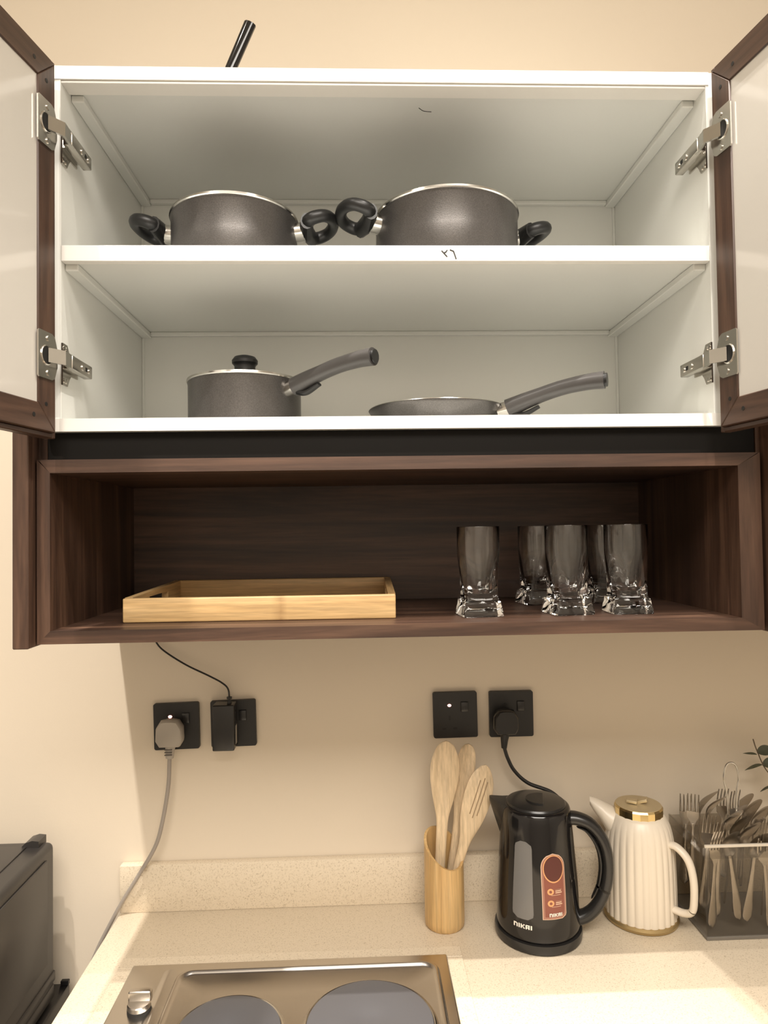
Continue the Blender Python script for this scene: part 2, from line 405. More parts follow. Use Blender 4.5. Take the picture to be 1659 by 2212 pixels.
for x0, x1, xs0, xs1 in ((-0.5040, -0.4822, -0.4822, -0.4796), (0.5735, 0.5955, 0.567, 0.5735)):
    np_('end_panel', (x0, YF-0.020, 1.4690), (x1, -0.001, 2.2995), walnut['z'], 0.0012)
    np_('spacer', (xs0, YF+0.010, 1.476), (xs1, -0.001, 2.29), walnut['z'], 0.0002)

np_('filler_strip', (-0.4796, YF+0.012, L0+0.001), (-0.4697, -0.001, 2.2985), walnut['z'], 0)
np_('filler_strip', (0.5253, YF+0.012, ZB1), (0.5670, -0.001, 2.2985), walnut['z'], 0)
nb = thing('neighbour_cabinet', 'closed walnut wall cabinet continuing the row past the picture edge', 'cabinet', (0.98, -0.19, 1.4690))
obj('carcass', B((0.597, YF, 1.4690), (1.40, -0.001, 2.2995), 0.001, 1), walnut['z'], nb, True)
for x in (0.598, 1.000): obj('door', B((x, YF-0.020, 1.4700), (x+0.398, YF-0.0005, 2.2985), 0.0015, 1), walnut['z'], nb, True)

# ------------------------------------------------------------------ worktop, upstand, hob
ZC = 0.900
wt = thing('worktop', 'beige speckled stone worktop with low upstand along the wall', 'countertop', (0.4, -0.3, 0.860))
obj('slab', B((-0.492, -0.62, 0.860), (1.6, -0.001, ZC), 0.002, 2), stone, wt, True)
obj('upstand', B((-0.492, -0.020, ZC), (1.6, -0.001, 0.989), 0.0015, 2), stone, wt, True)
for nm, lo, hi in (('cutout_strip', (-0.4365, -0.1640, ZC), (0.141, -0.1920, ZC+0.0022)), ('cutout_strip', (-0.4365, -0.60, ZC), (-0.4085, -0.1920, ZC+0.0022)), ('cutout_strip', (0.113, -0.60, ZC), (0.141, -0.1920, ZC+0.0022))):
    obj(nm, B(lo, hi, 0.0006, 1), stone, wt, True)
hob = thing('hob', 'steel electric hob with two solid plates set into the worktop', 'hob', (-0.148, -0.345, ZC))
HX0, HX1, HY0, HY1, HZ = -0.411, 0.1145, -0.500, -0.1905, 0.9065
obj('body', B((HX0, HY0, ZC), (HX1, HY1, HZ), 0.003, 3), hobsteel, hob, True)
def ringpath(x0, x1, y0, y1, r, z, k=6):
    pts = []
    for cx, cy, a0 in ((x1-r, y1-r, 0), (x0+r, y1-r, 90), (x0+r, y0+r, 180), (x1-r, y0+r, 270)):
        for i in range(k+1):
            t = math.radians(a0+90*i/k); pts.append((cx+r*math.cos(t), cy+r*math.sin(t), z))
    return pts
bm = bmesh.new()
secs = []
for ins, z in ((0.0, HZ-0.001), (0.0025, HZ+0.0030), (0.0045, HZ+0.0046), (0.0065, HZ+0.0050), (0.0085, HZ+0.0044), (0.0105, HZ+0.0020), (0.013, HZ+0.0004), (0.06, HZ+0.0003)):
    secs.append([Vector(p) for p in ringpath(-0.331+ins, 0.098-ins, -0.492+ins, -0.211-ins, max(0.022-ins*0.2, 0.004), z)])
loft(bm, secs, False, True); obj('deck', bm, hobsteel, hob, True, 60)
bm = bmesh.new(); loft(bm, [[Vector((x, y, HZ-0.001+dz)) for x, y in ((-0.352, -0.492), (-0.327, -0.492), (-0.327, -0.200), (-0.352, -0.200))] if False else [Vector((x, y, z)) for x, z in ((-0.356, HZ-0.001), (-0.346, HZ+0.0040), (-0.339, HZ+0.0040), (-0.330, HZ-0.001))] for y, dz in ((-0.492, 0), (-0.212, 0))]); obj('ridge', bm, hobsteel, hob, True)
for cx, cy, r in ((-0.222, -0.363, 0.080), (-0.018, -0.357, 0.097)):
    t = empty('hot_plate', Vector((cx, cy, HZ))-worldloc(hob), hob)
    bm = bmesh.new(); lathe(bm, [(r*0.20, 0.0072), (r*0.23, 0.0084), (r-0.008, 0.0084), (r-0.005, 0.0076), (r-0.004, 0.002)], 64); obj('plate', bm, hotplate, t)
    bm = bmesh.new(); lathe(bm, [(r-0.005, 0.001), (r-0.0045, 0.0060), (r-0.0025, 0.0070), (r, 0.0055), (r+0.003, 0.0012)], 64, cap0=False, cap1=False); obj('trim_ring', bm, steel, t)
kn = empty('knob', Vector((-0.366, -0.302, HZ))-worldloc(hob), hob)
bm = bmesh.new(); lathe(bm, [(0.0175, 0.0), (0.0175, 0.006), (0.016, 0.0075)], 32); obj('skirt', bm, darkhole, kn)
bm = bmesh.new(); lathe(bm, [(0.0172, 0.0062), (0.0172, 0.012), (0.0160, 0.0135)], 32); obj('dial', bm, hobsteel, kn)
bm = bmesh.new(); box(bm, (-0.0172, 0.001, 0.010), (0.0172, 0.013, 0.027), 0.003, 3); obj('grip', bm, hobsteel, kn)

# ------------------------------------------------------------------ cookware
def casserole(label, loc, r, h, ang):
    e = thing('casserole_pot', label, 'pot', loc, 0, 'two handled casseroles on the upper shelf')
    bm = bmesh.new()
    lathe(bm, [(r*0.55, 0.0), (r-0.012, 0.0), (r-0.004, 0.004), (r-0.001, 0.012), (r, h*0.5), (r, h-0.004), (r+0.0015, h-0.001), (r+0.001, h), (r-0.003, h), (r-0.003, 0.012), (r-0.012, 0.006), (0.01, 0.006)], 72, cap0=True, cap1=True); obj('body', bm, panmat, e)
    lid = empty('lid', (0, 0, h), e)
    bm = bmesh.new(); lathe(bm, [(r-0.004, 0.0003), (r+0.0005, 0.0003), (r+0.0025, 0.002), (r+0.002, 0.005), (r-0.003, 0.0062), (r-0.006, 0.0055)], 72, cap0=False, cap1=False); obj('rim', bm, steel, lid)
    bm = bmesh.new(); lathe(bm, [(r-0.005, 0.004), (r*0.7, 0.012), (r*0.35, 0.018), (0.004, 0.020), (0.004, 0.017), (r*0.35, 0.015), (r*0.7, 0.009), (r-0.005, 0.002)], 56, cap0=False, cap1=False); obj('cover', bm, lidglass, lid)
    bm = bmesh.new(); lathe(bm, [(0.013, 0.019), (0.014, 0.026), (0.022, 0.032), (0.023, 0.038), (0.016, 0.043), (0.003, 0.0435)], 32); obj('knob', bm, bakelite, lid)
    for s in (0, PI):
        a = ang+s; out = Vector((math.cos(a), math.sin(a), 0)); tan = Vector((-math.sin(a), math.cos(a), 0)); up = Vector((0, 0, 1))
        hz = h*0.82
        hd = empty('handle', (0, 0, 0), e)
        bm = bmesh.new(); p0 = out*(r-0.002)+up*hz
        tube(bm, [p0, p0+out*0.022+up*0.003], lambda t: (0.0150, 0.0175), 16, 0, up=(0, 0, 1)); obj('ferrule', bm, steel, hd)
        dirn = (out*math.cos(0.30)+up*math.sin(0.30)); c0 = p0+out*0.019+up*0.003
        # D shaped grip: yoke against the ferrule, then the loop
        bm = bmesh.new(); pts = []
        for k in range(25):
            t = 2*PI*k/24; cs = math.cos(t)
            x = 0.023-0.023*(abs(cs)**0.8)*(1 if cs > 0 else -1); y = 0.038*math.sin(t)*(1.0+0.14*cs)
            pts.append(c0+dirn*x+tan*y)
        tube(bm, pts, lambda t: (0.0094+0.0015*(math.cos(2*PI*t)*0.5+0.5), 0.0094+0.0015*(math.cos(2*PI*t)*0.5+0.5)), 12, 2, closed=True); obj('grip', bm, bakelite, hd)
        bm = bmesh.new(); tube(bm, [c0-tan*0.035+dirn*0.005, c0+dirn*0.001, c0+tan*0.035+dirn*0.005], lambda t: (0.0175-0.004*abs(2*t-1), 0.0105), 12, 6, up=(0, 0, 1)); obj('yoke', bm, bakelite, hd)
    return e
casserole('smaller grey nonstick casserole with steel rimmed lid, nearer the cabinet\'s left hinges', (-0.2230, -0.238, ZM0+0.0002), 0.1020, 0.0955, math.radians(-3))
casserole('wider grey nonstick casserole above the handwritten mark on the shelf edge', (0.1275, -0.242, ZM0+0.0002), 0.1172, 0.0975, math.radians(14))

def long_handle(e, r, hz, ang, L, rise):
    out = Vector((math.cos(ang), math.sin(ang), 0)); tan = Vector((-math.sin(ang), math.cos(ang), 0)); up = Vector((0, 0, 1))
    hd = empty('handle', (0, 0, 0), e)
    p0 = out*(r-0.003)+up*hz
    bm = bmesh.new(); tube(bm, [p0, p0+out*0.020+up*0.004], lambda t: (0.0125, 0.010), 14, 0, up=(0, 0, 1)); obj('ferrule', bm, steel, hd)
    q = p0+out*0.016+up*0.003
    pts = [q, q+out*(L*0.25)+up*(rise*0.42), q+out*(L*0.55)+up*(rise*0.82), q+out*(L*0.82)+up*(rise*1.0), q+out*L+up*(rise*1.02)]
    bm = bmesh.new()
    tube(bm, pts, lambda t: ((0.0155-0.0035*min(t/0.35, 1)+0.0015*max(0, (t-0.6)/0.4), 0.0135-0.002*min(t/0.35, 1)+0.003*max(0, (t-0.6)/0.4))), 16, 6, up=(0, 0, 1))
    obj('grip', bm, panhandle, hd)
    bm = bmesh.new(); tube(bm, [q+out*0.006-up*0.008, q+out*0.024-up*0.012, q+out*0.05+up*(rise*0.30-0.010)], lambda t: (0.006-0.003*t, 0.008-0.003*t), 10, 6, up=(0, 0, 1)); obj('guard', bm, bakelite, hd)
    bm = bmesh.new(); pe = pts[-1]; tube(bm, [pe-out*0.002, pe+out*0.004], lambda t: (0.0105, 0.0095), 14, 0, up=(0, 0, 1)); obj('end_cap', bm, bakelite, hd)
sp = thing('saucepan', 'lidded grey nonstick saucepan with long handle on the cabinet floor', 'pan', (-0.2117, -0.220, ZB0+0.0002))
r, h = 0.0925, 0.0800
bm = bmesh.new(); lathe(bm, [(r*0.5, 0), (r-0.008, 0), (r-0.001, 0.006), (r, 0.02), (r, h-0.004), (r+0.001, h), (r-0.003, h), (r-0.003, 0.01), (0.01, 0.005)], 72); obj('body', bm, panmat, sp)
lid = empty('lid', (0, 0, h), sp)
bm = bmesh.new(); lathe(bm, [(r-0.004, 0.0003), (r+0.0005, 0.0003), (r+0.0022, 0.002), (r+0.0018, 0.005), (r-0.003, 0.0062), (r-0.006, 0.0055)], 72, cap0=False, cap1=False); obj('rim', bm, steel, lid)
bm = bmesh.new(); lathe(bm, [(r-0.005, 0.004), (r*0.7, 0.0125), (r*0.35, 0.018), (0.004, 0.020), (0.004, 0.017), (r*0.35, 0.0155), (r*0.7, 0.0095), (r-0.005, 0.002)], 56, cap0=False, cap1=False); obj('cover', bm, lidglass, lid)
bm = bmesh.new(); lathe(bm, [(0.0165, 0.0185), (0.0175, 0.026), (0.0172, 0.031), (0.0185, 0.0335), (0.0212, 0.0365), (0.0215, 0.0415), (0.0175, 0.047), (0.010, 0.0495), (0.002, 0.050)], 40); obj('knob', bm, bakelite, lid)
long_handle(sp, r, 0.062, math.radians(-34), 0.150, 0.026)
fp = thing('frying_pan', 'shallow grey nonstick frying pan with long handle on the cabinet floor', 'pan', (0.1090, -0.220, ZB0+0.0002))
r, h = 0.1140, 0.0350
bm = bmesh.new(); lathe(bm, [(r*0.4, 0), (r*0.76, 0), (r*0.80, 0.002), (r*0.90, 0.014), (r*0.975, 0.029), (r, h-0.001), (r, h), (r-0.003, h), (r*0.88, 0.016), (r*0.76, 0.005), (0.01, 0.004)], 72); obj('body', bm, panmat, fp)
bm = bmesh.new(); lathe(bm, [(r-0.003, h), (r-0.0025, h+0.0008), (r, h+0.0008), (r+0.0006, h-0.0004)], 72, cap0=False, cap1=False); obj('rim', bm, steel, fp)
long_handle(fp, r*0.975, 0.024, math.radians(-29), 0.150, 0.029)

# ------------------------------------------------------------------ router behind the cabinet's top edge
rt = thing('wifi_router', 'black router antenna rising above the top edge of the white cabinet', 'router', (-0.25, -0.16, ZT0+0.0003))
obj('body', B((-0.33, -0.215, ZT0+0.0003), (-0.17, -0.105, ZT0+0.028), 0.006, 3), blackplastic, rt, True)
bm = bmesh.new(); tube(bm, [(-0.275, -0.195, 2.325), (-0.246, -0.199, 2.398), (-0.2335, -0.2, 2.4265), (-0.203, -0.2, 2.498), (-0.2015, -0.2, 2.5015)], lambda t: (0.0066, 0.0080+0.0026*min(1, t*1.3)) if t < 0.93 else (0.0050, 0.0085), 10, 6, up=(0, 1, 0)); obj('antenna', bm, glossblack, rt, True)

# ------------------------------------------------------------------ bamboo tray
def knotmat():
    m = grained('bamboo_knot', 'x', (0.50, 0.31, 0.135), (0.62, 0.41, 0.19), (0.70, 0.49, 0.25), 0.42, 1.4, 0.05, 0.05); nt, b, N, L = nodes(m)
    src = b.inputs['Base Color'].links[0].from_socket
    tc = N('ShaderNodeTexCoord'); sx = N('ShaderNodeSeparateXYZ'); L(tc.outputs['Object'], sx.inputs[0])
    ad_ = N('ShaderNodeMath'); ad_.operation = 'MULTIPLY_ADD'; L(sx.outputs[0], ad_.inputs[0]); ad_.inputs[1].default_value = 8.0; ad_.inputs[2].default_value = 0.5-0.0295*8
    r = ramp(nt, ad_.outputs[0], [(0.40, (0, 0, 0)), (0.49, (0.55, 0.55, 0.55)), (0.52, (0.8, 0.8, 0.8)), (0.60, (0, 0, 0))])
    nz = noise(nt, coords(nt, (0.3, 1, 1)), 90, 4, 0.7); mu = N('ShaderNodeMath'); mu.operation = 'MULTIPLY'; L(r.outputs[0], mu.inputs[0]); L(nz, mu.inputs[1])
    mx = N('ShaderNodeMix'); mx.data_type = 'RGBA'; L(mu.outputs[0], mx.inputs[0]); L(src, mx.inputs[6]); mx.inputs[7].default_value = (0.24, 0.12, 0.04, 1); L(mx.outputs[2], b.inputs['Base Color'])
    return m
knot = knotmat()
tr = thing('serving_tray', 'rectangular bamboo serving tray lying in the walnut niche', 'tray', (-0.175, -0.17, B0+0.0003), math.radians(-0.9))
TW, TD, TT = 0.4150, 0.290, 0.0115
tx, ty = TW/2, TD/2; hf, hb = 0.0370, 0.0440
bm = bmesh.new(); box(bm, (-tx, -ty, 0), (tx, -ty+TT, hf), 0.0022, 3); obj('front_wall', bm, knot, tr)
bm = bmesh.new(); box(bm, (-tx, ty-TT, 0), (tx, ty, hb), 0.0022, 3); obj('rear_wall', bm, bamboo['x'], tr)
for s in (-1, 1):
    side = empty('side_wall', (0, 0, 0), tr)
    xi, xo = s*(tx-TT), s*tx
    def seg(pts, nm='side_board'):
        bm = bmesh.new(); prism(bm, pts, lambda u, v, k: (xi if k == 0 else xo, u, v)); obj(nm, bm, bamboo['y'], side)
    z_at = lambda y: hf+(hb-hf)*(y+ty)/TD
    ya, yb = -0.052, 0.052
    seg([(-ty+TT, 0), (ya, 0), (ya, z_at(ya)), (-ty+TT, z_at(-ty+TT))])
    seg([(yb, 0), (ty-TT, 0), (ty-TT, z_at(ty-TT)), (yb, z_at(yb))])
    seg([(ya, 0), (yb, 0), (yb, 0.014), (ya, 0.014)]); seg([(ya, 0.031), (yb, 0.031), (yb, z_at(yb)), (ya, z_at(ya))])
bm = bmesh.new(); box(bm, (-tx+TT, -ty+TT, 0.002), (tx-TT, ty-TT, 0.007)); obj('tray_floor', bm, bamboo['x'], tr)

# ------------------------------------------------------------------ drinking glasses
def sup(r, n, m=48, z=0.0):
    out = []
    for i in range(m):
        t = 2*PI*i/m; c, s = math.cos(t), math.sin(t)
        k = (abs(c)**n+abs(s)**n)**(-1.0/n); out.append(Vector((r*k*c, r*k*s, z)))
    return out
def glass_mesh():
    bm = bmesh.new()
    outer = [(0.0300, 12, 0.0), (0.0320, 14, 0.0008), (0.0322, 14, 0.0030), (0.0306, 14, 0.0130), (0.0300, 14, 0.0140), (0.0288, 14, 0.0225), (0.0283, 13, 0.0240), (0.0262, 10, 0.0252), (0.0258, 7, 0.0290), (0.0262, 5.5, 0.040), (0.0274, 4.0, 0.056), (0.0298, 2.8, 0.074), (0.0322, 2.15, 0.088), (0.0332, 2, 0.097), (0.0336, 2, 0.1375), (0.0332, 2, 0.1388)]
    inner = [(0.0318, 2, 0.1388), (0.0314, 2, 0.1372), (0.0312, 2, 0.100), (0.0280, 2, 0.075), (0.0245, 2.2, 0.055), (0.0210, 2.4, 0.042), (0.0160, 2.2, 0.0355), (0.0080, 2, 0.0335), (0.002, 2, 0.0332)]
    loft(bm, [sup(r, n, 72, z) for r, n, z in outer+inner], True, True)
    bmesh.ops.recalc_face_normals(bm, faces=bm.faces)
    me = bpy.data.meshes.new('glass'); bm.to_mesh(me); bm.free()
    for p in me.polygons: p.use_smooth = True
    me.set_sharp_from_angle(angle=math.radians(24)); me.materials.append(glass); return me
gme = glass_mesh()
for x, y, a, lab in ((0.1625, -0.2945, 4, 'clear square footed glass standing alone nearest the tray'),
                     (0.3030, -0.2930, 9, 'clear square footed glass in front row, middle of the front three'),
                     (0.3985, -0.2935, -3, 'clear square footed glass in front row, farthest from the tray'),
                     (0.2950, -0.1440, 12, 'clear square footed glass at the back, partly hidden behind the middle front glass'),
                     (0.4220, -0.1340, 2, 'clear square footed glass at the back, farthest from the tray')):
    o = bpy.data.objects.new('drinking_glass', gme); C.objects.link(o); o.location = (x, y, B0+0.0003); o.rotation_euler = (0, 0, math.radians(a))
    tag(o, lab, 'glass', 'drinking glasses in the niche')

# ------------------------------------------------------------------ wall sockets, plugs, cords
PW = 0.0875
def plate(label, x, z, lit, on, tilt=0.0):
    e = thing('wall_socket', label, 'socket', (x, -0.0005, z), 0, 'black switched wall sockets'); e.rotation_euler = (0, math.radians(tilt), 0)
    bm = bmesh.new(); prism(bm, rrect(PW, PW+0.002, 0.004), lambda u, v, k: (u, -0.0085*k, v))
    obj('plate', bm, blackplastic, e)
    bm = bmesh.new(); box(bm, (0.0115, -0.0115, 0.006), (0.0255, -0.0083, 0.025), 0.0012, 2, Matrix.Rotation(0.0, 4, 'X')); obj('switch', bm, satinblack, e)
    bm = bmesh.new(); prism(bm, rrect(0.016, 0.021, 0.001), lambda u, v, k: (u+0.0185, -0.0084-0.0006*k, v+0.0155)); obj('switch_recess', bm, darkhole, e)
    bm = bmesh.new(); prism(bm, [(0.0036*math.cos(2*PI*i/16), 0.0026*math.sin(2*PI*i/16)) for i in range(16)], lambda u, v, k: (u-0.0115, -0.0085-0.0010*k, v+0.0190)); obj('indicator', bm, led if lit else darkhole, e)
    for u0, v0, ww, hh in ((-0.0115, -0.0055, 0.0042, 0.0085), (-0.0225, -0.0265, 0.0075, 0.0040), (-0.0010, -0.0265, 0.0075, 0.0040)):
        bm = bmesh.new(); box(bm, (u0-ww/2, -0.0088, v0-hh/2), (u0+ww/2, -0.0080, v0+hh/2)); obj('pin_hole', bm, darkhole, e)
    return e
plate('black wall socket behind the grey plug, neon lit', -0.3853, 1.2500, True, True, -1.2)
plate('black wall socket half covered by the flat black adapter', -0.2750, 1.2527, False, True, -1.2)
plate('empty black wall socket with lit neon above the wooden utensils', 0.1610, 1.2587, True, True, -0.6)
plate('black wall socket holding the kettle\'s black plug', 0.2727, 1.2579, False, True, 0.0)
# grey plug
pg = thing('plug_cord', 'grey three pin plug with grey cord hanging behind the worktop end', 'plug', (-0.391, -0.0100, 1.247))
def plugbody(parent, x, z, m, y0=-0.0095, y1=-0.046, sc=1.0):
    poly = [(-0.019, -0.026), (-0.0265, -0.014), (-0.0255, 0.010), (-0.0165, 0.0245), (-0.008, 0.0262), (0.008, 0.0262), (0.0165, 0.0245), (0.0255, 0.010), (0.0265, -0.014), (0.019, -0.026)]
    secs = [[Vector((x+u*k*sc, y, z+v*k*sc)) for u, v in poly] for k, y in ((0.78, y0), (0.90, y0-0.010), (1.0, y1+0.012), (0.95, y1+0.003), (0.86, y1))]
    bm = bmesh.new(); loft(bm, secs); obj('body', bm, m, parent, True, 50)
plugbody(pg, -0.391, 1.2445, greyplastic)
bm = bmesh.new(); tube(bm, [(-0.3905, -0.030, 1.224), (-0.392, -0.030, 1.212), (-0.393, -0.030, 1.196)], lambda t: 0.0105-0.003*t, 12, 4); obj('strain_relief', bm, greyplastic, pg, True)
bm = bmesh.new()
for z in (1.214, 1.209, 1.204): box(bm, (-0.400, -0.0405, z-0.0008), (-0.386, -0.0375, z+0.0008))
obj('relief_slots', bm, mat('grey_slot', (0.12, 0.1, 0.085), 0.6), pg, True)
bm = bmesh.new(); tube(bm, [(-0.393, -0.030, 1.197), (-0.3955, -0.032, 1.141), (-0.4075, -0.034, 1.071), (-0.4215, -0.032, 1.028), (-0.4520, -0.031, 0.977), (-0.482, -0.030, 0.930), (-0.503, -0.030, 0.893), (-0.530, -0.032, 0.84), (-0.546, -0.035, 0.79), (-0.552, -0.04, 0.70)], 0.0038, 10, 8); obj('cord', bm, greycord, pg, True)
# flat adapter
ad = thing('power_adapter', 'flat black power adapter with thin black cord running up under the niche', 'adapter', (-0.287, -0.0100, 1.254))
obj('body', B((-0.3085, -0.046, 1.2105), (-0.2672, -0.0095, 1.297), 0.0025, 3), satinblack, ad, True)
obj('rating_label', B((-0.2673, -0.030, 1.218), (-0.2669, -0.016, 1.254)), greyplastic, ad, True)
bm = bmesh.new(); tube(bm, [(-0.2785, -0.028, 1.292), (-0.279, -0.027, 1.303)], 0.0042, 10, 0); tube(bm, [(-0.279, -0.027, 1.305), (-0.279, -0.027, 1.309)], 0.0050, 10, 0); obj('connector', bm, blackplastic, ad, True)
bm = bmesh.new(); tube(bm, [(-0.279, -0.027, 1.300), (-0.2815, -0.024, 1.322), (-0.294, -0.021, 1.3345), (-0.3205, -0.018, 1.3485), (-0.3649, -0.015, 1.370), (-0.4091, -0.010, 1.3977), (-0.426, -0.007, 1.417), (-0.438, -0.005, 1.440), (-0.444, -0.005, 1.4718)], 0.0017, 8, 8); obj('cord', bm, blackplastic, ad, True)
# kettle plug and cord
kp = thing('kettle_cord', 'black plug with black cord looping down behind the kettle', 'plug', (0.2555, -0.0100, 1.249))
plugbody(kp, 0.2560, 1.2500, satinblack, sc=0.93)
bm = bmesh.new(); tube(bm, [(0.2552, -0.030, 1.228), (0.2535, -0.030, 1.214), (0.2525, -0.030, 1.198)], lambda t: 0.0095-0.004*t, 12, 4); obj('strain_relief', bm, blackplastic, kp, True)
bm = bmesh.new(); tube(bm, [(0.2525, -0.030, 1.200), (0.2592, -0.030, 1.178), (0.2720, -0.031, 1.1535), (0.2980, -0.033, 1.1300), (0.345, -0.038, 1.111), (0.372, -0.042, 1.075), (0.3735, -0.044, 1.02), (0.362, -0.045, 0.960), (0.352, -0.045, 0.915), (0.345, -0.050, 0.9045), (0.33, -0.055, 0.9042)], 0.0036, 10, 8); obj('cord', bm, blackplastic, kp, True)

# ------------------------------------------------------------------ utensil holder and wooden utensils
hx, hy, hr = 0.1235, -0.0930, 0.0365
uh = thing('utensil_holder', 'slant cut bamboo tube holding the wooden utensils', 'holder', (hx, hy, ZC+0.0003))
bm = bmesh.new(); n = 48
def cutz(u, v): return 0.1385+0.62*v-0.40*u
secs = []
for rr, zz in ((hr*0.90, 0.0), (hr*0.985, 0.004), (hr, 0.014), (hr, 0.05), (hr*0.995, 0.085)):
    secs.append([Vector((rr*math.cos(2*PI*i/n), rr*math.sin(2*PI*i/n), zz)) for i in range(n)])
for rr in (hr*0.99, hr*0.86):
    secs.append([Vector((rr*math.cos(2*PI*i/n), rr*math.sin(2*PI*i/n), cutz(hr*math.cos(2*PI*i/n), hr*math.sin(2*PI*i/n)))) for i in range(n)])
secs.append([Vector((hr*0.84*math.cos(2*PI*i/n), hr*0.84*math.sin(2*PI*i/n), 0.012)) for i in range(n)])
loft(bm, secs); obj('tube', bm, cane, uh, sharp=40)
def flat_utensil(name, label, base, tip, prof, th, m, bend=0.0, face=(0, -1, 0), slots=None):
    """prof: list of (t along, half width); built along base->tip with its broad face towards `face`"""
    base, tip = Vector(base), Vector(tip); ax = (tip-base); L = ax.length; ax.normalize()
    fn = Vector(face); fn = (fn-ax*fn.dot(ax)).normalized(); sd = ax.cross(fn)
    e = thing(name, label, 'utensil', base, 0, 'wooden utensils in the bamboo holder')
    secs = []
    P = spline([Vector((t, hw, 0)) for t, hw in prof], 6)
    for q in P:
        t, hw = q.x, max(q.y, 0.0006); cpt = ax*(L*t)+fn*(bend*math.sin(PI*max(0, (t-0.5)*2))*1.0 if t > 0.5 else 0)
        k = 14; tk = th*(0.55 if t > 0.6 else 1.0)+0.0
        tk = th*(1.0-0.45*min(1, max(0, (t-0.45)/0.2)))
        secs.append([cpt+sd*(hw*math.cos(2*PI*i/k))+fn*(tk*math.sin(2*PI*i/k)) for i in range(k)])
    bm = bmesh.new(); loft(bm, secs); obj('body', bm, m, e)
    if slots:
        for s0, t0, t1 in slots:
            bm = bmesh.new()
            tube(bm, [ax*(L*t)+sd*(s0+0.004*(t-t0)*4)+fn*(th*0.40+bend*math.sin(PI*max(0, (t-0.5)*2))) for t in (t0, (t0+t1)/2, t1)], lambda q: (0.0013, 0.0013), 8, 3); obj('slot', bm, mat('slot_shade', (0.30, 0.21, 0.12), 0.7) if 'slot_shade' not in MATS else MATS['slot_shade'], e)
    return e
flat_utensil('wooden_spatula', 'broad pale wooden spatula, tallest in the bamboo holder', (0.1090, -0.100, 0.916), (0.1340, -0.075, 1.2285),
             [(0, 0.007), (0.2, 0.009), (0.45, 0.0100), (0.56, 0.0115), (0.66, 0.0190), (0.78, 0.0262), (0.88, 0.0262), (0.96, 0.0175), (0.99, 0.009), (1.0, 0.002)], 0.0042, paleWood, 0.0)
flat_utensil('wooden_spoon', 'narrow pale wooden spoon between spatula and fork in the bamboo holder', (0.1260, -0.086, 0.916), (0.1790, -0.058, 1.2165),
             [(0, 0.006), (0.2, 0.008), (0.45, 0.0085), (0.58, 0.010), (0.72, 0.0155), (0.86, 0.0185), (0.95, 0.0150), (0.99, 0.008), (1.0, 0.002)], 0.0050, paleWood, 0.004, (-0.35, -1, 0))
flat_utensil('wooden_fork', 'pale wooden fork with three slots leaning out towards the kettle', (0.1180, -0.112, 0.916), (0.2070, -0.080, 1.1835),
             [(0, 0.006), (0.2, 0.0075), (0.40, 0.0085), (0.52, 0.0120), (0.66, 0.0225), (0.80, 0.0265), (0.91, 0.0220), (0.98, 0.010), (1.0, 0.002)], 0.0042, paleWood, 0.004, (0.1, -1, 0.1),
             [(-0.007, 0.68, 0.90), (0.0, 0.66, 0.92), (0.007, 0.68, 0.90)])

# ------------------------------------------------------------------ kettle
KX, KY = 0.2885, -0.1250
kt = thing('electric_kettle', 'glossy black electric kettle with red label on the worktop', 'kettle', (KX, KY, ZC+0.0003))
def krad(z):
    pts = [(0.018, 0.0735), (0.028, 0.0735), (0.10, 0.0705), (0.16, 0.0660), (0.21, 0.0618), (0.226, 0.0600)]
    for (a, ra), (b, rb) in zip(pts, pts[1:]):
        if z <= b: return ra+(rb-ra)*max(0, (z-a))/(b-a)
    return pts[-1][1]
bm = bmesh.new(); lathe(bm, [(0.070, 0), (0.0765, 0.002), (0.0775, 0.012), (0.0765, 0.0165), (0.070, 0.0172)], 72); obj('power_base', bm, satinblack, kt)
bm = bmesh.new(); lathe(bm, [(0.0685, 0.0150), (0.0725, 0.0185)]+[(krad(z), z) for z in (0.021, 0.028, 0.05, 0.075, 0.10, 0.13, 0.16, 0.19, 0.21, 0.222)]+[(0.0588, 0.2265), (0.0560, 0.2285), (0.050, 0.2285)], 80); obj('body', bm, glossblack, kt, sharp=50)
bm = bmesh.new(); lathe(bm, [(0.0530, 0.2255), (0.0530, 0.2300), (0.0510, 0.2328), (0.034, 0.2352), (0.003, 0.2360)], 64); lidk = obj('lid', bm, satinblack, kt)
bm = bmesh.new(); prism(bm, [(0.026*math.cos(math.radians(a))-0.012, 0.026*math.sin(math.radians(a))) for a in range(-100, 101, 10)], lambda u, v, k: (u*math.cos(2.9)-v*math.sin(2.9)-0.004, u*math.sin(2.9)+v*math.cos(2.9), 0.2350+0.0026*k)); obj('lid_catch', bm, blackplastic, lidk)
# spout
sa = math.radians(166); so = Vector((math.cos(sa), math.sin(sa), 0)); st = Vector((-math.sin(sa), math.cos(sa), 0))
bm = bmesh.new(); secs = []
for d, wd, z0, z1 in ((0.040, 0.032, 0.140, 0.2275), (0.060, 0.022, 0.160, 0.2290), (0.071, 0.0125, 0.192, 0.2325), (0.079, 0.006, 0.216, 0.2350), (0.083, 0.0025, 0.229, 0.2358)):
    secs.append([so*d+st*y+Vector((0, 0, z)) for y, z in ((-wd, z1), (-wd*0.8, z0*0.4+z1*0.6), (-wd*0.25, z0), (wd*0.25, z0), (wd*0.8, z0*0.4+z1*0.6), (wd, z1))])
loft(bm, secs); obj('spout', bm, satinblack, kt, sharp=50)
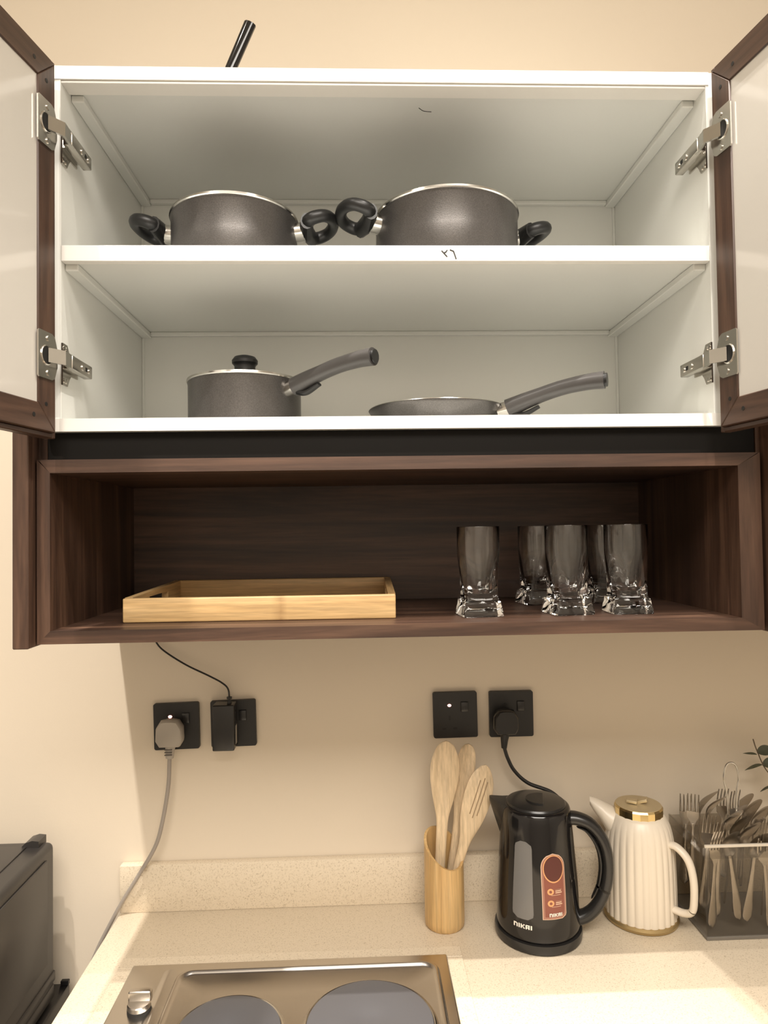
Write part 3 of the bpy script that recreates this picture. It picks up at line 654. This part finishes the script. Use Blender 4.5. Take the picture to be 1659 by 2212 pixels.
# handle
ha = math.radians(-14); ho = Vector((math.cos(ha), math.sin(ha), 0)); upv = Vector((0, 0, 1))
bm = bmesh.new()
tube(bm, [ho*0.046+upv*0.2040, ho*0.070+upv*0.2060, ho*0.096+upv*0.1960, ho*0.1165+upv*0.1680, ho*0.1235+upv*0.1290, ho*0.1180+upv*0.088, ho*0.1030+upv*0.056, ho*0.0860+upv*0.038, ho*0.068+upv*0.030],
     lambda t: (0.0125-0.0025*math.sin(PI*t), 0.0155-0.002*math.sin(PI*t)), 16, 8, up=(ho.x*0.3, ho.y*0.3, 1)); obj('handle', bm, satinblack, kt)
bm = bmesh.new(); tube(bm, [ho*0.070+upv*0.1915, ho*0.088+upv*0.1850, ho*0.1045+upv*0.1610, ho*0.1105+upv*0.129, ho*0.1055+upv*0.093, ho*0.093+upv*0.066], lambda t: (0.0002+0.0035*math.sin(PI*t)**0.5, 0.0004+0.0098*math.sin(PI*t)**0.35), 10, 8, up=(ho.x*0.3, ho.y*0.3, 1)); obj('handle_inlay', bm, blackplastic, kt)
# decals bent onto the body
def onbody(th, z, off): 
    rr = krad(z)+off; return Vector((rr*math.cos(th), rr*math.sin(th), z))
def bodypatch(rows, th0, off, name, m, parent):
    """rows: (z, half width in metres left, right)"""
    bm = bmesh.new(); ring = []; k = 8
    for z, l, r_ in rows:
        ring.append([bm.verts.new(onbody(th0+(l+(r_-l)*i/k)/krad(z), z, off)) for i in range(k+1)])
    for a, b in zip(ring, ring[1:]):
        for i in range(k):
            bm.faces.new((a[i], a[i+1], b[i+1], b[i]))
    g = bmesh.ops.extrude_face_region(bm, geom=list(bm.faces))
    for v in g['geom']:
        if isinstance(v, bmesh.types.BMVert):
            dd = Vector((v.co.x, v.co.y, 0)).normalized(); v.co -= dd*0.0009
    return obj(name, bm, m, parent, sharp=60)
TW_, TS_ = math.radians(-125), math.radians(-80.5)
rows = []
for i in range(25):
    t = i/24; z = 0.056+0.128*t; hw = 0.0195-0.0045*t
    e_ = min(t, 1-t)*0.128; rd = 0.010
    if e_ < rd: hw -= rd-math.sqrt(max(0, rd*rd-(rd-e_)**2))
    rows.append((z, -hw, hw))
bodypatch(rows, TW_, 0.0006, 'water_window', windowgrey, kt)
SZ0, SZ1, SW = 0.0600, 0.1670, 0.0218
def arch_rows(inset, n=30, z0=SZ0, z1=SZ1, w=SW):
    out = []; w = w-inset; z0 += inset; z1 -= inset; ra = w*1.05; rc = 0.008
    for i in range(n+1):
        z = z0+(z1-z0)*i/n; l = r_ = w
        if z > z1-ra: l = r_ = w*math.sqrt(max(0.0, 1-((z-(z1-ra))/ra)**2))
        if z < z0+rc: r_ = w-rc+math.sqrt(max(0, rc*rc-(z0+rc-z)**2))
        out.append((z, -max(l, 0.0008), max(r_, 0.0008)))
    return out
stk = bodypatch(arch_rows(0), TS_, 0.0007, 'label', stkCream, kt)
bodypatch(arch_rows(0.0012), TS_, 0.0011, 'label_field', stkPink, stk)
bodypatch(arch_rows(0.0046, w=SW), TS_, 0.0015, 'label_panel', stkRed, stk)
def oval(zc, hz, hw, uc=0.0, n=16): return [(zc-hz*math.cos(PI*i/n), uc-max(0.0004, hw*math.sin(PI*i/n)), uc+max(0.0004, hw*math.sin(PI*i/n))) for i in range(n+1)]
bodypatch(oval(0.1425, 0.0225, 0.0185), TS_, 0.0019, 'label_oval_border', stkGold, stk)
bodypatch(oval(0.1430, 0.0205, 0.0168), TS_, 0.0023, 'label_oval', stkDark, stk)
for zc in (0.1060, 0.0870):
    bodypatch(oval(zc, 0.0052, 0.0056, -0.0072), TS_, 0.0019, 'label_badge', stkGold, stk)
    bodypatch(oval(zc, 0.0022, 0.0024, -0.0072), TS_, 0.0023, 'label_badge_centre', stkRed, stk)
    for dz, l, r_ in ((0.0030, 0.0012, 0.0125), (0.0006, 0.0012, 0.0118), (-0.0022, 0.0012, 0.0130)):
        bodypatch([(zc+dz-0.0007, l, r_), (zc+dz+0.0007, l, r_)], TS_, 0.0019, 'label_line', stkPink if dz > 0.002 else stkCream, stk)
    bodypatch([(zc-0.0061, -0.0060, 0.0105), (zc-0.0056, -0.0060, 0.0105)], TS_, 0.0019, 'label_line', stkCream, stk)
def logo(th0, zc, u0, u1, hgt, m, parent, off, name):
    """N I K A I in heavy square strokes"""
    s = (u1-u0)/16.4; x = u0; q = []
    def R(a, b, c, d): q.append((u0+a*s, zc+(c-0.5)*hgt, u0+b*s, zc+(d-0.5)*hgt))
    R(0, 1.2, 0, 1); R(1.2, 2.9, 0.70, 1); R(2.7, 3.9, 0, 0.88)                       # n
    R(4.6, 5.8, 0, 1)                                                               # I
    R(6.5, 7.7, 0, 1); R(7.7, 8.5, 0.36, 0.64); R(8.4, 9.3, 0.56, 0.82); R(9.0, 10.2, 0.76, 1); R(8.4, 9.3, 0.18, 0.44); R(9.0, 10.2, 0, 0.24)  # K
    R(10.9, 12.1, 0, 0.88); R(11.2, 13.6, 0.72, 1); R(13.2, 14.4, 0, 1); R(12.1, 13.2, 0.28, 0.50)   # A
    R(15.2, 16.4, 0, 1)                                                             # I
    bm = bmesh.new()
    for a, z0, b, z1 in q:
        k = 2
        g = [[bm.verts.new(onbody(th0+(a+(b-a)*i/k)/krad(z), z, off)) for i in range(k+1)] for z in (z0, z1)]
        h_ = [[bm.verts.new(onbody(th0+(a+(b-a)*i/k)/krad(z), z, off-0.0012)) for i in range(k+1)] for z in (z0, z1)]
        for i in range(k):
            bm.faces.new((g[0][i], g[0][i+1], g[1][i+1], g[1][i])); bm.faces.new((h_[0][i+1], h_[0][i], h_[1][i], h_[1][i+1]))
    return obj(name, bm, m, parent)
logo(TS_, 0.0680, -0.0105, 0.0120, 0.0056, white, stk, 0.0021, 'label_logo')
logo(TW_, 0.0445, -0.0165, 0.0165, 0.0072, white, kt, 0.0010, 'logo')

# ------------------------------------------------------------------ cream thermos jug
JX, JY = 0.4910, -0.0900
jg = thing('thermos_jug', 'cream fluted thermos jug with gold lid and base ring', 'jug', (JX, JY, ZC+0.0003))
bm = bmesh.new(); lathe(bm, [(0.060, 0), (0.0655, 0.001), (0.0672, 0.006), (0.0655, 0.0105), (0.058, 0.011)], 72); obj('base_ring', bm, goldring, jg)
def jugr(z):
    pts = [(0.010, 0.0640), (0.06, 0.0640), (0.11, 0.0632), (0.145, 0.0610), (0.168, 0.0570), (0.182, 0.0510), (0.192, 0.0430)]
    for (a, ra), (b, rb) in zip(pts, pts[1:]):
        if z <= b: return ra+(rb-ra)*max(0, z-a)/(b-a)
    return pts[-1][1]
bm = bmesh.new(); NF = 28; n = NF*8; secs = []
for z in (0.0095, 0.012, 0.03, 0.06, 0.09, 0.115, 0.135, 0.150, 0.162, 0.172, 0.180, 0.187, 0.192):
    amp = 0.0023*min(1, max(0.0, (0.186-z)/0.05))
    secs.append([Vector(((jugr(z)-amp*(1-abs(math.cos(NF*t/2))**0.7))*math.cos(t), (jugr(z)-amp*(1-abs(math.cos(NF*t/2))**0.7))*math.sin(t), z)) for t in [2*PI*i/n for i in range(n)]])
loft(bm, secs); obj('body', bm, cream, jg, sharp=75)
sa = math.radians(160); so = Vector((math.cos(sa), math.sin(sa), 0)); st = Vector((-math.sin(sa), math.cos(sa), 0))
bm = bmesh.new(); secs = []
for d, wd, z0, z1 in ((0.030, 0.034, 0.120, 0.192), (0.050, 0.028, 0.140, 0.199), (0.066, 0.0190, 0.166, 0.2060), (0.079, 0.0140, 0.184, 0.2105), (0.0870, 0.0085, 0.1965, 0.2120)):
    k = 14; secs.append([so*d+st*(wd*math.cos(2*PI*i/k))+Vector((0, 0, (z0+z1)/2+(z1-z0)/2*math.sin(2*PI*i/k))) for i in range(k)])
loft(bm, secs); obj('spout', bm, cream, jg, sharp=60)
ha = math.radians(-48); ho = Vector((math.cos(ha), math.sin(ha), 0))
bm = bmesh.new(); tube(bm, [ho*0.050+upv*0.1480, ho*0.070+upv*0.1490, ho*0.090+upv*0.1320, ho*0.0985+upv*0.1000, ho*0.0985+upv*0.062, ho*0.094+upv*0.043, ho*0.080+upv*0.036, ho*0.058+upv*0.036], lambda t: (0.0062, 0.0085), 14, 8, up=(ho.x*.5, ho.y*.5, 1)); obj('handle', bm, cream, jg)
le = empty('lid', (0, 0, 0.190), jg)
bm = bmesh.new(); n = 40; secs = []
for rr, z in ((0.0400, 0), (0.0435, 0.001), (0.0435, 0.0135), (0.0415, 0.0165), (0.020, 0.0185)):
    secs.append([Vector((rr*math.cos(2*PI*i/n)*(1-0.012*(i % 2)), rr*math.sin(2*PI*i/n)*(1-0.012*(i % 2)), z)) for i in range(n)])
loft(bm, secs); obj('faceted_cap', bm, gold, le, sharp=8)
bm = bmesh.new(); lathe(bm, [(0.0408, 0.0150), (0.0405, 0.0175), (0.030, 0.0188), (0.003, 0.0192)], 48); obj('top_disc', bm, goldsatin, le)
for dx, tilt in ((0.008, 0.35), (-0.012, -0.05)):
    bm = bmesh.new(); box(bm, (-0.0095, -0.0085, -0.002), (0.0095, 0.0085, 0.0035), 0.0012, 2, Matrix.Translation((dx, 0.0, 0.0225)) @ Matrix.Rotation(-0.5, 4, 'Z') @ Matrix.Rotation(-tilt, 4, 'Y')); obj('pour_button', bm, goldsatin, le)

# ------------------------------------------------------------------ cutlery caddy
CX0, CX1, CY0, CY1, CH = 0.5745, 0.7900, -0.1720, -0.0300, 0.1600
cd = thing('cutlery_caddy', 'clear acrylic caddy with chrome loop handle, full of cutlery', 'caddy', ((CX0+CX1)/2, -0.10, ZC+0.0003))
z0 = ZC+0.0003
ww = 0.003
obj('front_wall', B((CX0, CY0, z0), (CX1, CY0+ww, z0+CH), 0.0005, 1), acrylic, cd, True)
obj('rear_wall', B((CX0, CY1-ww, z0), (CX1, CY1, z0+CH), 0.0005, 1), acrylic, cd, True)
obj('side_wall', B((CX0, CY0+ww, z0), (CX0+ww, CY1-ww, z0+CH), 0.0005, 1), acrylic, cd, True)
obj('side_wall', B((CX1-ww, CY0+ww, z0), (CX1, CY1-ww, z0+CH), 0.0005, 1), acrylic, cd, True)
obj('floor_plate', B((CX0-0.001, CY0-0.001, z0), (CX1+0.001, CY1, z0+0.006), 0.0008, 1), mat('grey_base', (0.16, 0.145, 0.125), 0.3), cd, True)
rim = mat('rim_frost', (0.62, 0.56, 0.47), 0.35)
obj('top_rim', B((CX0, CY0-0.0006, z0+CH-0.0005), (CX1, CY0+ww+0.0006, z0+CH+0.0045), 0.0008, 1), rim, cd, True)
obj('top_rim', B((CX0-0.0006, CY0+ww, z0+CH-0.0005), (CX0+ww+0.0006, CY1, z0+CH+0.002), 0.0008, 1), acrylic, cd, True)
obj('insert_plate', B((CX0+0.004, CY0+0.004, z0+0.138), (CX1-0.004, CY1-0.004, z0+0.1405), 0.0005, 1), acrylic, cd, True)
bm = bmesh.new(); hxc, hyc = 0.664, -0.100
tube(bm, [(hxc-0.008, hyc, z0+0.140), (hxc-0.009, hyc, z0+0.22), (hxc-0.014, hyc, z0+0.252), (hxc-0.010, hyc, z0+0.275), (hxc, hyc, z0+0.282), (hxc+0.010, hyc, z0+0.275), (hxc+0.014, hyc, z0+0.252), (hxc+0.009, hyc, z0+0.22), (hxc+0.008, hyc, z0+0.140)], 0.0017, 10, 8); obj('loop_handle', bm, steel, cd, True)
cutsteel = mat('cutlery_steel', (0.62, 0.58, 0.53), 0.27, 1.0)
def handle_secs(L):
    # teardrop handle from z=0 up to the neck
    out = []
    for t, hw in ((0, 0.001), (0.003, 0.0065), (0.010, 0.0096), (0.026, 0.0094), (0.055, 0.0062), (0.09, 0.0040), (L, 0.0030)):
        k = 10; out.append([Vector((hw*math.cos(2*PI*i/k), 0.0013*math.sin(2*PI*i/k), t)) for i in range(k)])
    return out
def spoon_mesh():
    bm = bmesh.new(); secs = handle_secs(0.125); k = 10
    loft(bm, secs)
    rows = []
    for j in range(19):
        t = 0.5-0.5*math.cos(PI*j/18); z = 0.122+0.062*t; hw = max(0.0026, 0.0195*math.sqrt(max(0.0, 1-((t-0.54)/(0.54 if t < 0.54 else 0.465))**2)))
        dip = 0.010*math.sin(PI*t)
        lean = -0.030*t*t
        rows.append([Vector((hw*s, dip*(1-s*s)+lean, z)) for s in (-1, -0.75, -0.5, -0.25, 0, 0.25, 0.5, 0.75, 1)])
    vs = [[bm.verts.new(v) for v in r_] for r_ in rows]
    fs = []
    for a, b in zip(vs, vs[1:]):
        for i in range(8): fs.append(bm.faces.new((a[i], a[i+1], b[i+1], b[i])))
    bmesh.ops.solidify(bm, geom=fs, thickness=0.0014)
    return bm
def fork_mesh():
    bm = bmesh.new(); loft(bm, handle_secs(0.125))
    sec = []
    for z, hw, y in ((0.120, 0.0028, 0), (0.130, 0.006, 0.001), (0.138, 0.0115, 0.002), (0.150, 0.0125, 0.002)):
        sec.append([Vector((hw, y-0.0011, z)), Vector((hw, y+0.0011, z)), Vector((-hw, y+0.0011, z)), Vector((-hw, y-0.0011, z))])
    loft(bm, sec)
    for i in range(4):
        x = -0.0105+0.007*i
        tube(bm, [(x, 0.002, 0.149), (x, -0.001, 0.168), (x, -0.008, 0.190)], lambda t: (0.0011, 0.0023-0.0012*t), 8, 4, up=(0, 1, 0))
    return bm
def tomesh(bm, name):
    bmesh.ops.recalc_face_normals(bm, faces=bm.faces); me = bpy.data.meshes.new(name); bm.to_mesh(me); bm.free()
    for p in me.polygons: p.use_smooth = True
    me.set_sharp_from_angle(angle=math.radians(50)); me.materials.append(cutsteel); return me
ME = {'s': tomesh(spoon_mesh(), 'table_spoon'), 'f': tomesh(fork_mesh(), 'table_fork')}
pieces = [('f', 0.5990, -0.050, 1.108, 3, -8, 'back corner by the jug, behind another fork'), ('f', 0.6050, -0.068, 1.116, 2, -6, 'second fork from the back corner by the jug'),
          ('s', 0.6250, -0.058, 1.122, 8, 15, 'back row, left of the loop handle'), ('s', 0.6300, -0.078, 1.120, 8, 14, 'beside the loop handle, jug side'),
          ('f', 0.6690, -0.056, 1.120, 0, 0, 'upright right behind the loop handle'), ('f', 0.6850, -0.072, 1.122, -3, 3, 'upright, plant side of the loop handle'),
          ('f', 0.6080, -0.118, 1.097, 5, -4, 'front half, nearest the jug handle'), ('f', 0.6180, -0.142, 1.093, 6, -2, 'front corner by the jug'),
          ('s', 0.6440, -0.108, 1.104, 9, 18, 'rearmost of three leaning in a row at the front'), ('s', 0.6490, -0.127, 1.102, 9, 18, 'middle of three leaning in a row at the front'),
          ('s', 0.6540, -0.147, 1.098, 9, 18, 'nearest of three leaning in a row at the front'), ('s', 0.6950, -0.060, 1.112, 6, 20, 'rearmost of three on the plant side'),
          ('s', 0.7000, -0.079, 1.108, 6, 20, 'middle of three on the plant side'), ('s', 0.7050, -0.098, 1.103, 6, 20, 'nearest of three on the plant side'),
          ('f', 0.7150, -0.122, 1.090, -3, 0, 'front half on the plant side'), ('s', 0.6990, -0.148, 1.092, 6, 16, 'front edge near the picture edge'),
          ('f', 0.5990, -0.160, 1.086, 4, 3, 'pressed to the front wall at the jug corner'), ('s', 0.6230, -0.162, 1.094, -7, 2, 'pressed to the front wall, second from the jug corner'),
          ('s', 0.6700, -0.163, 1.090, 9, 1, 'pressed to the front wall near its middle'), ('f', 0.6860, -0.161, 1.080, -5, 2, 'pressed to the front wall beside the middle spoon')]
for k, x, y, zt, lx, rot, where in pieces:
    top_len = 0.184 if k == 's' else 0.190
    o = bpy.data.objects.new('table_spoon' if k == 's' else 'table_fork', ME[k]); C.objects.link(o)
    SC = 0.90; top_len *= SC
    R = Matrix.Rotation(math.radians(lx), 4, 'Y') @ Matrix.Rotation(math.radians(rot*4), 4, 'Z') @ Matrix.Scale(SC, 4)
    zb = zt-top_len*math.cos(math.radians(lx))
    o.matrix_world = Matrix.Translation((x-math.sin(math.radians(lx))*top_len*0.75, y, zb)) @ R
    tag(o, ('steel spoon in the caddy, ' if k == 's' else 'steel fork in the caddy, ')+where, 'spoon' if k == 's' else 'fork', 'spoons in the caddy' if k == 's' else 'forks in the caddy')

# ------------------------------------------------------------------ eucalyptus plant beside the caddy
pl = thing('eucalyptus_plant', 'grey green eucalyptus sprig behind the cutlery caddy at the picture edge', 'plant', (0.860, -0.090, ZC+0.0003))
bm = bmesh.new(); lathe(bm, [(0.030, 0), (0.038, 0.003), (0.046, 0.05), (0.040, 0.095), (0.034, 0.105), (0.031, 0.105), (0.037, 0.09), (0.03, 0.02)], 40); obj('vase', bm, vasemat, pl)
stems = [[(0.860, -0.088, 0.95), (0.845, -0.075, 1.05), (0.795, -0.062, 1.115), (0.757, -0.060, 1.150), (0.738, -0.060, 1.190), (0.731, -0.060, 1.212)],
         [(0.860, -0.088, 0.95), (0.855, -0.080, 1.06), (0.835, -0.070, 1.15), (0.815, -0.070, 1.22)]]
for s in stems:
    bm = bmesh.new(); tube(bm, s, 0.0011, 6, 8); obj('stem', bm, stemmat, pl, True)
def leaf(p, length, wid, az, pitch, roll):
    bm = bmesh.new(); rows = []
    for j in range(9):
        t = j/8; hw = max(0.0006, wid*math.sin(PI*t)**0.6)
        rows.append([Vector((length*t, hw*s, 0.10*length*math.sin(PI*t)*(abs(s)-0.3))) for s in (-1, -0.5, 0, 0.5, 1)])
    vs = [[bm.verts.new(v) for v in r_] for r_ in rows]; fs = []
    for a, b in zip(vs, vs[1:]):
        for i in range(4): fs.append(bm.faces.new((a[i], a[i+1], b[i+1], b[i])))
    bmesh.ops.solidify(bm, geom=fs, thickness=0.0005)
    M = Matrix.Translation(p) @ Matrix.Rotation(math.radians(az), 4, 'Z') @ Matrix.Rotation(math.radians(-pitch), 4, 'Y') @ Matrix.Rotation(math.radians(roll), 4, 'X')
    bmesh.ops.transform(bm, matrix=M, verts=bm.verts); obj('leaf', bm, leafmat, pl, True)
for p, ln, wd, az, pt, rl in (((0.738, -0.060, 1.186), 0.027, 0.0085, -5, 15, 50), ((0.738, -0.060, 1.182), 0.024, 0.006, 178, 6, 30), ((0.748, -0.060, 1.162), 0.033, 0.010, 185, -12, 40), ((0.748, -0.060, 1.162), 0.030, 0.010, -10, 12, 40),
                              ((0.760, -0.061, 1.146), 0.030, 0.011, 10, -35, 40), ((0.776, -0.061, 1.128), 0.034, 0.0095, 182, -25, 30), ((0.776, -0.061, 1.128), 0.030, 0.010, 10, 10, 40),
                              ((0.800, -0.062, 1.112), 0.032, 0.010, 190, -20, 35), ((0.835, -0.070, 1.15), 0.030, 0.010, 170, 10, 40), ((0.820, -0.070, 1.20), 0.028, 0.010, 190, 10, 40), ((0.815, -0.070, 1.22), 0.026, 0.009, 60, 50, 20)):
    leaf(Vector(p), ln*1.15, wd*1.2, az, pt, rl)

# ------------------------------------------------------------------ fridge and microwave beside the worktop
fr = thing('mini_fridge', 'low black fridge under the microwave, beside the worktop end', 'fridge', (-0.84, -0.30, 0.0))
obj('cabinet_body', B((-1.10, -0.53, 0.0), (-0.585, -0.022, 0.775), 0.004, 2), fridgeblack, fr, True)
obj('door', B((-1.10, -0.575, 0.03), (-0.585, -0.533, 0.772), 0.006, 2), fridgeblack, fr, True)
obj('rear_edge', B((-0.600, -0.030, 0.7745), (-0.585, -0.022, 0.783), 0.001, 1), fridgeblack, fr, True)
mw = thing('microwave_oven', 'dark grey microwave oven standing on the black fridge', 'microwave', (-0.83, -0.25, 0.7755))
obj('housing', B((-1.060, -0.430, 0.784), (-0.596, -0.060, 1.060), 0.011, 4), microgrey, mw, True)
obj('side_panel', B((-0.5965, -0.420, 0.8560), (-0.5925, -0.096, 1.0410), 0.0022, 2), microgrey, mw, True)
obj('base_trim', B((-1.052, -0.424, 0.7800), (-0.5945, -0.066, 0.8040), 0.003, 2), microgrey, mw, True)
obj('base_trim', B((-1.056, -0.428, 0.8075), (-0.5940, -0.062, 0.8260), 0.003, 2), microgrey, mw, True)
obj('top_panel', B((-1.04, -0.41, 1.0580), (-0.634, -0.085, 1.0625), 0.0020, 2), microgrey, mw, True)
bm = bmesh.new(); prism(bm, [(-0.648, 1.057), (-0.636, 1.069), (-0.624, 1.0725), (-0.612, 1.071), (-0.612, 1.057)], lambda u, v, k: (u, -0.060-0.03*k, v)); obj('vent_spacer', bm, microgrey, mw, True)
obj('front_door', B((-1.055, -0.452, 0.800), (-0.720, -0.431, 1.054), 0.004, 2), glossblack, mw, True)
obj('control_panel', B((-0.718, -0.450, 0.800), (-0.602, -0.431, 1.054), 0.004, 2), blackplastic, mw, True)
for x in (-1.03, -0.64):
    for y in (-0.40, -0.09):
        bm = bmesh.new(); cyl(bm, (x, y, 0.7752), (x, y, 0.786), 0.010, 14); obj('foot', bm, blackplastic, mw, True)
